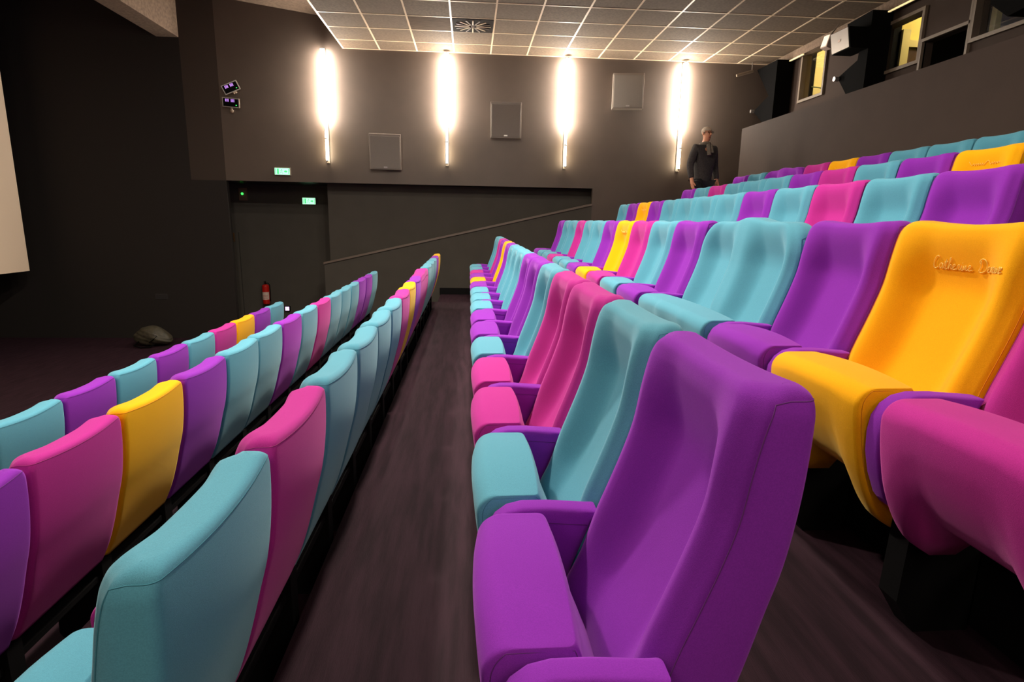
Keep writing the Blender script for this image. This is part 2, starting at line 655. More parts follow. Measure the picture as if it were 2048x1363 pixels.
def cursive():
    """the two words stitched on the large yellow seat, first word then second"""
    L = {
        'C': ([[(1.0, 1.75), (0.75, 1.95), (0.35, 1.7), (0.05, 1.0), (0.1, 0.25), (0.5, 0.0), (1.0, 0.25)]], 1.15),
        'a': ([[(0.75, 0.75), (0.4, 0.85), (0.1, 0.45), (0.25, 0.02), (0.6, 0.3), (0.78, 0.8), (0.72, 0.1), (1.0, 0.15)]], 1.0),
        't': ([[(0.0, 0.2), (0.45, 1.5), (0.3, 0.1), (0.6, 0.05), (0.8, 0.25)], [(0.1, 1.05), (0.75, 1.15)]], 0.75),
        'h': ([[(0.0, 0.1), (0.45, 1.3), (0.5, 1.8), (0.3, 1.5), (0.2, 0.0), (0.45, 0.7), (0.7, 0.65), (0.7, 0.1), (0.95, 0.15)]], 0.95),
        'e': ([[(0.0, 0.2), (0.5, 0.6), (0.35, 0.85), (0.1, 0.5), (0.25, 0.05), (0.85, 0.2)]], 0.88),
        'r': ([[(0.0, 0.1), (0.25, 0.8), (0.5, 0.7), (0.45, 0.1), (0.75, 0.15)]], 0.7),
        'i': ([[(0.0, 0.1), (0.25, 0.75), (0.22, 0.1), (0.5, 0.12)], [(0.3, 1.1), (0.34, 1.14)]], 0.5),
        'n': ([[(0.0, 0.0), (0.15, 0.75), (0.2, 0.1), (0.5, 0.8), (0.6, 0.1), (0.9, 0.15)]], 0.9),
        'D': ([[(0.3, 1.6), (0.35, 0.8), (0.1, 0.1), (0.8, 0.0), (1.5, 0.6), (1.3, 1.5), (0.5, 1.9), (0.05, 1.5), (0.3, 1.2)]], 1.65),
        'u': ([[(0.0, 0.7), (0.1, 0.1), (0.4, 0.15), (0.55, 0.8), (0.55, 0.1), (0.85, 0.15)]], 0.85),
        'v': ([[(0.0, 0.7), (0.25, 0.05), (0.6, 0.85), (0.8, 0.7)]], 0.75),
        ' ': ([], 1.1),
    }
    out = []
    x = 0.0
    for ch in 'Catherine Deneuve':
        st, adv = L[ch]
        for s in st:
            out.append([(x + px + 0.25 * py, py) for px, py in s])
        x += adv
    return out


def scribble(seed, words):
    """stitched handwriting too small to read in the photograph"""
    rnd = random.Random(seed)
    out = []
    x = 0
    s = []
    for wl in words:
        s += [(x, 1.6), (x + 0.4, 0.2)]
        for k in range(wl):
            x += 0.45
            s.append((x + 0.3, 0.75 + rnd.random() * 0.3))
            s.append((x + 0.45, 0.05 + rnd.random() * 0.1))
        x += 1.4
    out.append(s)
    return out


SIGS = {}


def signature_mesh(kind):
    if kind not in SIGS:
        if kind == 'long':
            st = cursive()
            sp = (min(p[0] for q in st for p in q), max(p[0] for q in st for p in q))
            k = [i for i, q in enumerate(st) if q[0][1] == 1.6 and len(q) == 9][-1]
            mbs = [stroke_mesh(w, 0.372, 0.075, 1.012, 0.0205, 0.0014, sp) for w in (st[:k], st[k:])]
        else:
            mbs = [stroke_mesh(scribble(kind, [5, 4]), 0.40, 0.16, 1.04, 0.018)]
        SIGS[kind] = []
        for mb in mbs:
            o = mb.build('signature', EMBROID)
            SIGS[kind].append(o.data)
            bpy.data.objects.remove(o)
    return SIGS[kind]


FRONT_H = 0.0


def seat(color, X, Y, Z, label, group, first=False, double=False, sig=None):
    root = empty('double_cinema_seat' if double else 'cinema_seat', (X, Y, Z))
    tag(root, label, 'seat', group)
    bk, pd = (BACK2, PAD2) if double else (BACK, PAD)
    b = link('backrest', bk[color][0], parent=root)
    for q in bk[color][1]:
        link('seam', q, parent=b)
    if sig:
        for q in signature_mesh(sig):
            s = link('signature', q, parent=b)
            s['label'] = 'stitched handwritten signature'
    c = link('seat_cushion', pd[color][0], parent=root)
    for q in pd[color][1]:
        link('seam', q, parent=c)
    w = PITCH * (2 if double else 1)
    for y in ([0.0] if first else []) + [w]:
        a = link('armrest', ARMS['purple'][0], parent=root, loc=(0, y, 0))
        a['label'] = 'purple armrest'
        for q in ARMS['purple'][1]:
            link('seam', q, parent=a)
        link('pedestal', PED, parent=root, loc=(0, y, 0))
    hb = link('hinge_bar', HINGE, parent=root)
    if double:
        hb.scale = (1, 2.1, 1)
    return root


# rows: name, x of row, y of place 0, floor height (camera height taken off), first place built, colours
R_ = {'t': 'teal', 'p': 'purple', 'k': 'pink', 'y': 'yellow'}
BASE = -1.40
ROWS = [
    ('the front row by the stage', -3.067, 0.925, BASE - 0.884, 4, 'tptptkypt', 'cinema seats in the front row'),
    ('the second row left of the aisle', -2.035, 0.869, BASE - 0.594, 1, 'pkypttptktttppt', 'cinema seats in the second row left of the aisle'),
    ('the row left of the aisle', -1.010, 0.820, BASE - 0.295, 0, 'tkttttkypKtttpy', 'cinema seats in the row left of the aisle'),
    ('the row right of the aisle', 0.0, 0.800, BASE, 0, 'ptkktpptttpypktt', 'cinema seats in the row right of the aisle'),
    ('the second row right of the aisle', 1.040, 0.855, BASE + 0.270, 0, 'kypTptkypttkttp', 'cinema seats in the second row right of the aisle'),
    ('the third row right of the aisle', 2.048, 0.874, BASE + 0.544, 3, 'ptktpttttpypt', 'cinema seats in the third row right of the aisle'),
    ('the fourth row right of the aisle', 3.088, 0.874, BASE + 0.800, 5, 'yptkptttktp', 'cinema seats in the fourth row right of the aisle'),
    ('the back row under the parapet', 4.190, 0.874, BASE + 1.070, 7, 'tttpykPtp', 'cinema seats in the back row'),
]
ORD = ['first', 'second', 'third', 'fourth', 'fifth', 'sixth', 'seventh', 'eighth', 'ninth', 'tenth', 'eleventh', 'twelfth',
       'thirteenth', 'fourteenth', 'fifteenth', 'sixteenth']
DBL = {'K': 'k', 'T': 't', 'P': 'p'}


def place_seats():
    sk = 11
    for desc, X, Y0, Z, k0, cols, grp in ROWS:
        n = len(cols)
        k = k0
        for i, c in enumerate(cols):
            dbl = c in DBL
            col = R_[DBL.get(c, c)]
            j = n - 1 - i
            if i <= j:
                where = 'nearest' if i == 0 else ORD[i] + ' from the near end'
            else:
                where = 'last' if j == 0 else ORD[j] + ' from the far end'
            if i == 0:
                lab = '%s %s, nearest the camera in %s' % (col, 'cinema seat', desc)
            elif j == 0:
                lab = '%s cinema seat at the far end of %s' % (col, desc)
            else:
                lab = '%s %s, %s, %s' % (col, 'cinema loveseat' if dbl else 'cinema seat', where, desc.replace('the ', '', 1))
            sg = None
            if col == 'yellow' and not dbl:
                if k == 1 and X > 1 and X < 1.1:
                    sg = 'long'
                elif X >= 0:
                    sk += 1
                    sg = 'w%d' % sk
            jx = random.uniform(-0.003, 0.003)
            seat(col, X + jx, Y0 + k * PITCH, Z + ZO, lab, grp, first=(i == 0), double=dbl, sig=sg)
            k += 2 if dbl else 1


# ------------------------------------------------------------------ room shell
WY = 12.30          # far wall
NY = -1.80          # near wall, behind the camera
RX = [-3.67, -2.635, -1.61, -0.60, 0.43, 1.45, 2.49, 3.59, 5.00]
RZ = [-2.284, -1.994, -1.695, -1.40, -1.127, -0.856, -0.60, -0.33]
SIDE_Y = 10.14


def floor():
    b = MB()
    zb = -2.75 + ZO
    b.box(-10.5, RX[0], NY, 14.0, zb, -2.49 + ZO)
    for i in range(8):
        b.box(RX[i], RX[i + 1], NY, SIDE_Y, zb, RZ[i] + ZO)
        mid = RX[i] + 0.62 if i < 7 else 3.82
        zl = RZ[i] - 0.135 if i < 7 else RZ[i]
        zh = RZ[i] if i < 7 else RZ[i] + 0.135
        b.box(RX[i], mid, SIDE_Y, WY, zb, zl + ZO)
        b.box(mid, RX[i + 1], SIDE_Y, WY, zb, zh + ZO)
    b.box(5.0, 8.6, NY, WY, zb, -0.195 + ZO)
    b.box(RX[0], 2.6, WY, 14.0, zb, -2.49 + ZO)
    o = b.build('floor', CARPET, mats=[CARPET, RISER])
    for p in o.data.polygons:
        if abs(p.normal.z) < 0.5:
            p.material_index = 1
    struct(o)


def walls():
    H = 7.7
    z0 = -2.7 + ZO
    # far wall around the entrance recess
    b = MB()
    zr = 0.69 + ZO
    struct(MB().box(-5.467, -4.80, WY, WY + 0.12, zr, H).build('wall_stage_side', mat('stage_side_falloff', srgb(66, 57, 51), 0.8, spec=0.15)))  # middle step: lamp falloff along the far wall put into the colour
    b.box(-4.80, 2.54, WY, WY + 0.12, zr, H)
    b.box(2.54, 8.6, WY, WY + 0.12, z0, H)
    struct(b.build('wall_far', WALLM))
    struct(MB().box(-10.5, -5.467, WY, WY + 0.12, z0, H).box(-5.467, -4.80, WY, WY + 0.12, z0, zr).build('wall_screen_side', mat('screen_side_falloff', srgb(47, 43, 41), 0.9, spec=0.1)))  # darkest step: lamplight fading left and downward, put into the colour
    # recess behind it
    b = MB()
    b.box(-6.2, -2.85, 13.6, 13.7, z0, zr + 0.1)
    b.box(-2.95, -2.85, 12.75, 13.6, z0, zr + 0.1)
    b.box(-2.85, 2.74, 12.75, 12.85, z0, zr + 0.1)
    b.box(-6.3, -6.2, WY + 0.12, 13.7, z0, zr + 0.1)
    b.box(2.64, 2.74, WY + 0.12, 12.75, z0, zr + 0.1)
    struct(b.build('wall_recess', WALLD))
    b = MB()
    b.box(-6.2, 2.64, WY + 0.12, 13.6, zr, zr + 0.08)
    struct(b.build('ceiling', mat('glossy_soffit', srgb(40, 38, 38), 0.18)))
    # sloping stair parapet in the recess opening
    b = MB()
    b.prism([(-2.975, WY, z0), (2.54, WY, z0), (2.54, WY, 0.35 + ZO), (-2.975, WY, -0.93 + ZO)], (0, 0.12, 0))
    struct(b.build('wall_ramp', WALLD))
    b = MB()
    b.prism([(-2.985, WY - 0.03, -0.935 + ZO), (2.54, WY - 0.03, 0.345 + ZO), (2.54, WY - 0.03, 0.385 + ZO), (-2.985, WY - 0.03, -0.895 + ZO)],
            (0, 0.16, 0))
    struct(b.build('trim_1', mat('ramp_cap_paint', srgb(104, 90, 80), 0.5)))
    # low plinth along the seat side of the far wall
    b = MB()
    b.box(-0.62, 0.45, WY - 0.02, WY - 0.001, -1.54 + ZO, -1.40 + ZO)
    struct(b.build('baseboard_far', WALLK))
    b = MB().box(-10.6, 8.7, NY - 0.12, NY, z0, H)
    struct(b.build('wall_near', WALLM))
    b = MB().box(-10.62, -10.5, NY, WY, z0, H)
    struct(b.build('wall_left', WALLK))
    # parapet behind the back row
    b = MB().box(5.0, 5.14, NY, 10.95, -0.5 + ZO, 1.735 + ZO)
    struct(b.build('wall_parapet', PARA))
    # projection wall with its openings: (y0, y1, z0, z1)
    op = [(10.30, 11.09, 2.23, 3.10), (8.09, 8.95, 2.20, 2.91), (7.32, 8.06, 2.10, 2.45), (6.30, 7.29, 2.22, 3.00), (4.6, 5.5, 2.2, 2.95)]
    b = MB()
    x0, x1 = 6.10, 6.22
    ys = sorted(set([NY, WY] + [v for o in op for v in o[:2]]))
    for a, c in zip(ys[:-1], ys[1:]):
        h = [o for o in op if o[0] <= a + 1e-6 and o[1] >= c - 1e-6]
        if h:
            b.box(x0, x1, a, c, -0.4 + ZO, h[0][2] + ZO)
            b.box(x0, x1, a, c, h[0][3] + ZO, H)
        else:
            b.box(x0, x1, a, c, -0.4 + ZO, H)
    struct(b.build('wall_right', PARA))
    # window frames and panes
    for i, (a, c, lo, hi) in enumerate([op[0], op[1], op[3]]):
        t = 0.045
        b = MB()
        b.box(6.06, 6.24, a, a + t, lo + ZO, hi + ZO)
        b.box(6.06, 6.24, c - t, c, lo + ZO, hi + ZO)
        b.box(6.06, 6.24, a + t, c - t, lo + ZO, lo + t + ZO)
        b.box(6.06, 6.24, a + t, c - t, hi - t + ZO, hi + ZO)
        f = struct(b.build('window_%d' % (i + 1), FRAME))
        MB().box(6.155, 6.161, a + t, c - t, lo + t + ZO, hi - t + ZO).build('pane', GLASS, f)
    b = MB()
    a, c, lo, hi = op[2]
    b.box(6.06, 6.12, a - 0.02, c + 0.03, hi + ZO, hi + 0.04 + ZO)
    b.box(6.06, 6.12, a - 0.035, a, lo - 0.02 + ZO, 3.15 + ZO)
    b.box(6.06, 6.12, c, c + 0.035, lo - 0.15 + ZO, hi + ZO)
    struct(b.build('trim_2', FRAME))
    # the lit projection room behind
    b = MB()
    b.box(8.5, 8.6, 5.0, WY, -0.2 + ZO, 3.9 + ZO)
    b.box(6.78, 8.5, 9.55, 9.62, -0.2 + ZO, 3.9 + ZO)
    struct(b.build('wall_projection', YWALL))
    b = MB().box(6.22, 8.6, 5.0, 5.1, -0.2 + ZO, 3.9 + ZO)
    b.box(6.22, 6.78, 9.50, 9.66, -0.2 + ZO, 3.9 + ZO)
    b.box(6.90, 7.0, 7.93, 9.10, -0.2 + ZO, 3.9 + ZO)
    b.box(6.22, 6.93, 12.10, 12.29, -0.2 + ZO, 3.9 + ZO)
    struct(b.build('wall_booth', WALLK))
    struct(MB().box(6.93, 8.5, 12.2, 12.29, -0.2 + ZO, 3.9 + ZO).build('wall_corridor', CREAM))
    struct(MB().box(6.87, 7.0, 7.85, 7.93, -0.2 + ZO, 3.9 + ZO).build('trim_7', CREAM))
    struct(MB().box(6.95, 7.05, 5.1, 7.85, -0.2 + ZO, 3.9 + ZO).build('wall_booth_blue', mat('navy_panel', srgb(44, 52, 104), 0.6)))
    struct(MB().box(6.22, 8.6, 5.0, WY, 3.8 + ZO, 3.9 + ZO).build('ceiling', CREAM))
    struct(MB().box(6.92, 7.75, 9.49, 9.545, -0.15 + ZO, 2.79 + ZO).build('door_1', BROWN))
    b = MB()
    b.box(6.785, 6.91, 9.46, 9.545, -0.15 + ZO, 3.05 + ZO)
    b.box(7.76, 7.88, 9.46, 9.545, -0.15 + ZO, 2.90 + ZO)
    b.box(6.91, 7.76, 9.46, 9.545, 2.80 + ZO, 2.90 + ZO)
    struct(b.build('trim_3', CREAM))
    # entrance door in the recess, only its edge is in view
    d = struct(MB().box(-6.1, -5.12, 13.53, 13.6, z0 + 0.2, -0.35 + ZO, 0.004).build('door_2', WALLD))
    MB().box(-5.24, -5.19, 13.50, 13.535, -0.55 + ZO, -0.36 + ZO, 0.004).build('door_handle', mat('bronze_plate', srgb(110, 80, 50), 0.4, metal=0.6), d)


CX0, CT, CW, CZ = -2.442, 0.7118, 0.6009, 3.1945


def ceilings():
    b = MB().box(CX0, 6.10, NY, WY, CZ + ZO, CZ + 0.62 + ZO)
    struct(b.build('ceiling', TILE))
    b = MB()
    t = 0.014
    zz = CZ + ZO
    k = 0
    while CX0 + k * CT < 6.1:
        x = CX0 + k * CT
        b.box(x - (0.0 if k == 0 else t), x + (2.2 * t if k == 0 else t), NY, WY, zz - 0.006, zz + 0.004)
        k += 1
    y = WY - CW
    b.box(CX0, 6.1, WY - 0.02, WY, zz - 0.005, zz + 0.003)
    while y > NY:
        b.box(CX0, 6.1, y - t, y + t, zz - 0.005, zz + 0.003)
        y -= CT
    struct(b.build('trim_4', GRID))
    # beige band at the top of the projection wall
    struct(MB().box(6.0, 6.10, NY, WY, CZ - 0.15 + ZO, CZ + ZO - 0.007).build('trim_5', CONC))
    # upper sloping ceiling over the screen end, plaster beam
    b = MB()
    b.prism([(-2.442, NY, 3.70 + ZO), (-2.442, NY, 3.815 + ZO), (-10.5, NY, 4.90 + ZO), (-10.5, NY, 4.76 + ZO)], (0, WY - NY, 0))
    struct(b.build('ceiling', CONC))
    struct(MB().box(-5.87, -5.467, NY, WY, 3.275 + ZO, 4.25 + ZO).build('trim_6', CONC))


def tile_centre(col, row):
    return CX0 + (col + 0.5) * CT, WY - CW - (row + 0.5) * CT


def diffuser(col, row, label):
    x, y = tile_centre(col, row)
    r = empty('air_diffuser', (x, y, CZ + ZO - 0.006))
    tag(r, label, 'vent', 'ceiling air diffusers')
    h = CT / 2 - 0.02
    MB().box(-h, h, -h, h, -0.008, -0.001, 0.002).build('panel', mat('diffuser_black', srgb(40, 32, 28), 0.9, spec=0.1), r)
    for i in range(16):
        a = 2 * PI * i / 16
        m = Matrix.Rotation(a, 4, 'Z')
        MB().box(0.07, 0.30, -0.010, 0.010, -0.020, -0.008, 0.002, mtx=m).build('blade', GRID if i % 2 == 0 else GREYM, r)
    MB().cyl((0, 0, -0.022), (0, 0, -0.008), 0.03).build('hub', GREYM, r, smooth=True)


# ------------------------------------------------------------------ fittings
def wall_lamp(x, y, face, label):
    """face -1: on the far wall, +1: added fill lamp on the near wall"""
    r = empty('wall_lamp', (x, y, 1.80 + ZO))
    tag(r, label, 'lamp', 'vertical tube lamps along the far wall and added fill tubes')
    q = face * 0.12
    MB().box(-0.03, 0.03, min(0, face * 0.03), max(0, face * 0.03), -0.74, 1.36, 0.004).build('back_plate', GREYM, r)
    MB().cyl((0, q, 0.02), (0, q, 1.335), 0.042, n=24).build('upper_tube', TUBE if face < 0 else TUBEFILL, r, smooth=True)
    MB().cyl((0, q, -0.69), (0, q, 0.0), 0.020, n=16).build('lower_tube', TUBELOW, r, smooth=True)
    for zz in (-0.60, 0.25, 1.10):
        MB().cyl((0, face * 0.03, zz), (0, q, zz), 0.008, n=10).build('standoff', GREYM, r, smooth=True)
    MB().cyl((0, q, 1.335), (0, q, 1.36), 0.044, 0.02, n=20).build('end_cap', GREYM, r, smooth=True)
    MB().cyl((0, q, -0.715), (0, q, -0.69), 0.014, 0.022, n=16).build('end_cap', GREYM, r, smooth=True)
    MB().cyl((0, q, -0.30), (0, q, -0.27), 0.023, n=16).cyl((0.0, q, -0.285), (0.035, q, -0.285), 0.008).build('clip', SILVER, r, smooth=True)


def wall_speaker(x, z, yaw, pitch, label):
    r = empty('wall_speaker', (x, WY - 0.14, z + ZO), rot=(pitch, 0, yaw))
    tag(r, label, 'speaker', 'square loudspeakers on the far wall')
    MB().box(-0.305, 0.305, -0.05, 0.09, -0.335, 0.335, 0.006).build('cabinet', GREYM, r)
    MB().box(-0.285, 0.285, -0.062, -0.051, -0.315, 0.295, 0.004).build('grille', GRILLE, r)
    MB().box(-0.035, 0.035, -0.066, -0.0625, -0.300, -0.275, 0.001).build('name_plate', SILVER, r)
    MB().box(-0.06, 0.06, 0.04, 0.13, -0.06, 0.06).build('bracket', BLACKM, r)


def exit_sign(x, y, z, w, h, label):
    r = empty('exit_sign', (x, y, z + ZO))
    tag(r, label, 'sign', 'lit green exit signs')
    MB().box(-w / 2 - 0.012, w / 2 + 0.012, 0.006, 0.05, -h / 2 - 0.012, h / 2 + 0.012, 0.004).build('case', GREYM, r)
    MB().box(-w / 2, w / 2, -0.004, 0.005, -h / 2, h / 2).build('face', GREENE, r)
    b = MB()
    y1 = -0.0055
    u = h
    # running figure, door and arrow
    b.box(-0.46 * w, -0.42 * w, y1, y1 + 0.001, -0.42 * u, 0.42 * u)
    b.box(0.42 * w, 0.46 * w, y1, y1 + 0.001, -0.42 * u, 0.42 * u)
    b.cyl((-0.02 * w, y1, 0.28 * u), (-0.02 * w, y1 + 0.001, 0.28 * u), 0.07 * u, n=12)
    for p, q in (((-0.04, 0.18), (-0.08, -0.10)), ((-0.08, -0.10), (0.04, -0.20)), ((0.04, -0.20), (0.03, -0.38)),
                 ((-0.08, -0.10), (-0.16, -0.30)), ((-0.04, 0.14), (0.06, 0.02)), ((-0.04, 0.14), (-0.14, 0.04))):
        b.tube([(p[0] * w, y1, p[1] * u), (q[0] * w, y1, q[1] * u)], 0.0035, 5)
    b.prism([(0.14 * w, y1, 0.10 * u), (0.14 * w, y1, -0.10 * u), (0.24 * w, y1, -0.10 * u), (0.24 * w, y1, -0.22 * u), (0.36 * w, y1, 0.0),
             (0.24 * w, y1, 0.22 * u), (0.24 * w, y1, 0.10 * u)], (0, 0.001, 0))
    b.prism([(-0.34 * w, y1, -0.4 * u), (-0.22 * w, y1, -0.4 * u), (-0.22 * w, y1, 0.4 * u), (-0.34 * w, y1, 0.4 * u)], (0, 0.001, 0))
    b.build('pictogram', GREENP, r)


def led_head(x, z, roll, label, post):
    r = empty('led_spotlight', (x, WY - 0.17, z + ZO), rot=(0.2, roll, 0.12))
    tag(r, label, 'spotlight', 'small spotlights on the far wall')
    MB().box(-0.15, 0.15, 0.012, 0.07, -0.085, 0.085, 0.01).build('housing', mat('beige_housing', srgb(150, 132, 112), 0.5), r)
    b = MB()
    b.box(-0.15, 0.15, 0.0, 0.012, 0.070, 0.085)
    b.box(-0.15, 0.15, 0.0, 0.012, -0.085, -0.070)
    b.box(-0.15, -0.135, 0.0, 0.012, -0.07, 0.07)
    b.box(0.135, 0.15, 0.0, 0.012, -0.07, 0.07)
    b.build('bezel', SILVER, r)
    MB().box(-0.135, 0.135, 0.004, 0.012, -0.07, 0.07).build('face', BLACKP, r)
    for cx in (-0.095, -0.072, -0.049, 0.005, 0.028, 0.051):
        MB().box(cx, cx + 0.014, 0.001, 0.004, 0.012, 0.062).build('diode', PURPL, r)
    MB().box(0.085, 0.105, 0.001, 0.004, -0.045, -0.033).build('indicator', GREENL, r)
    b = MB()
    if post:
        b.cyl((0.0, 0.04, -0.13), (0.0, 0.04, -0.085), 0.022)
        b.sphere((0.0, 0.04, -0.15), 0.035)
        b.cyl((0.0, 0.04, -0.15), (0.0, 0.15, -0.15), 0.014)
    else:
        b.cyl((0.02, 0.04, -0.105), (0.0, 0.04, -0.085), 0.03)
        b.cyl((0.03, 0.04, -0.10), (0.03, 0.15, -0.10), 0.018)
    b.build('mount', mat('beige_mount', srgb(140, 122, 104), 0.5), r, smooth=True)


def extinguisher():
    r = empty('fire_extinguisher', (-4.58, 13.47, -1.93 + ZO))
    tag(r, 'red fire extinguisher hanging on the dark entrance wall', 'fire extinguisher')
    b = MB().cyl((0, 0, 0.02), (0, 0, 0.40), 0.078, n=28)
    b.sphere((0, 0, 0.40), 0.078, (1, 1, 0.55), 20)
    b.cyl((0, 0, 0.0), (0, 0, 0.03), 0.07, n=28)
    b.build('cylinder', RED, r, smooth=True)
    b = MB().cyl((0, 0, 0.43), (0, 0, 0.48), 0.018)
    b.box(-0.012, 0.012, -0.07, 0.02, 0.475, 0.487)
    b.box(-0.012, 0.012, -0.075, 0.02, 0.50, 0.512)
    b.build('valve', BLACKM, r)
    b = MB().tube([(0.01, 0, 0.46), (0.06, 0, 0.47), (0.092, 0, 0.42), (0.095, 0, 0.28), (0.088, 0, 0.12)], 0.009, 8)
    b.cyl((0.088, 0, 0.14), (0.086, 0, 0.06), 0.01, 0.016)
    b.build('hose', BLACKP, r, smooth=True)
    V, F = [], []
    for k in range(13):
        a = PI + PI * 0.12 + PI * 0.76 * k / 12
        for z in (0.10, 0.27):
            V.append((0.0795 * math.cos(a), 0.0795 * math.sin(a), z))
    for k in range(12):
        F.append((2 * k, 2 * k + 2, 2 * k + 3, 2 * k + 1))
    me = mesh('instruction_label', V, F)
    lb = link('instruction_label', me, PAPER, r)
    lb['label'] = 'pale printed instruction label'
    b = MB()
    for z in (0.13, 0.16, 0.19):
        b.tube([(0.081 * math.cos(PI * 1.5 + a), 0.081 * math.sin(PI * 1.5 + a), z) for a in (-0.7, -0.35, 0, 0.35, 0.7)], 0.004, 4)
    b.build('print', RED, lb)
    MB().box(-0.03, 0.03, 0.07, 0.125, 0.32, 0.40).build('wall_hook', BLACKM, r)


def bag():
    r = empty('backpack', (-6.10, 11.55, -2.49 + ZO))
    tag(r, 'dark olive backpack slumped on the stage floor by the far wall', 'bag')
    b = MB()
    bmesh.ops.create_icosphere(b.bm, subdivisions=5, radius=1)
    for v in b.bm.verts:
        c = v.co
        f = 1 + 0.06 * math.sin(4 * c.x + 3 * c.z) + 0.03 * math.sin(7 * c.y + 4 * c.x) + 0.015 * math.sin(14 * c.z + 7 * c.x)
        c *= f
        c.x *= 0.34
        c.y *= 0.22
        c.z *= 0.19
        c.z += 0.19
        if c.x > 0.1:
            c.z *= 1 - (c.x - 0.1) * 1.3
        if c.z < 0.0:
            c.z = 0.0
    b.build('body', BAGM, r, smooth=True)
    MB().tube([(-0.18, -0.20, 0.12), (-0.24, -0.27, 0.05), (-0.10, -0.30, 0.02), (0.06, -0.27, 0.03), (0.12, -0.22, 0.08)], 0.014, 6).build(
        'strap', BLACKP, r, smooth=True)
    b = MB().tube([(0.02, -0.235, 0.10), (0.10, -0.24, 0.16), (0.16, -0.20, 0.22), (0.10, -0.16, 0.30)], 0.008, 6)
    b.build('zip', BLACKP, r, smooth=True)
    MB().box(0.12, 0.155, -0.215, -0.20, 0.235, 0.262, 0.003).build('buckle', SILVER, r)


def surround(polys, label, name_grille, grille, tube=None, knob=None, lampbox=False):
    """tapered black surround speaker bracketed off the projection wall; polys in (y, z)"""
    r = empty('surround_speaker', (5.8, polys[0][0], polys[0][1] + ZO))
    tag(r, label, 'speaker', 'black surround speakers on the projection wall')
    y0, z0 = polys[0][0], polys[0][1]
    b = MB().prism([(-0.03, y - y0, z - z0) for y, z in polys], (0.315, 0, 0))
    b.build('cabinet', BLACKP, r)
    if grille:
        b = MB().prism([(-0.30, y - y0, z - z0) for y, z in grille], (0.30, 0, 0))
        b.build('driver_box', BLACKP, r)
        cy = sum(g[0] for g in grille) / 4 - y0
        cz = sum(g[1] for g in grille) / 4 - z0
        k = 0.93
        MB().prism([(-0.315, cy + (y - y0 - cy) * k, cz + (z - z0 - cz) * k) for y, z in grille], (0.0145, 0, 0)).build('grille', SILVER, r)
        MB().box(-0.322, -0.316, cy - 0.03, cy + 0.03, cz - 0.015, cz + 0.015).build('name_plate', PAPER, r)
    if knob:
        ky, kz = knob[0] - y0, knob[1] - z0
        MB().cyl((-0.10, ky, kz), (-0.031, ky, kz), 0.035, n=16).build('knob', SILVER, r, smooth=True)
    return r


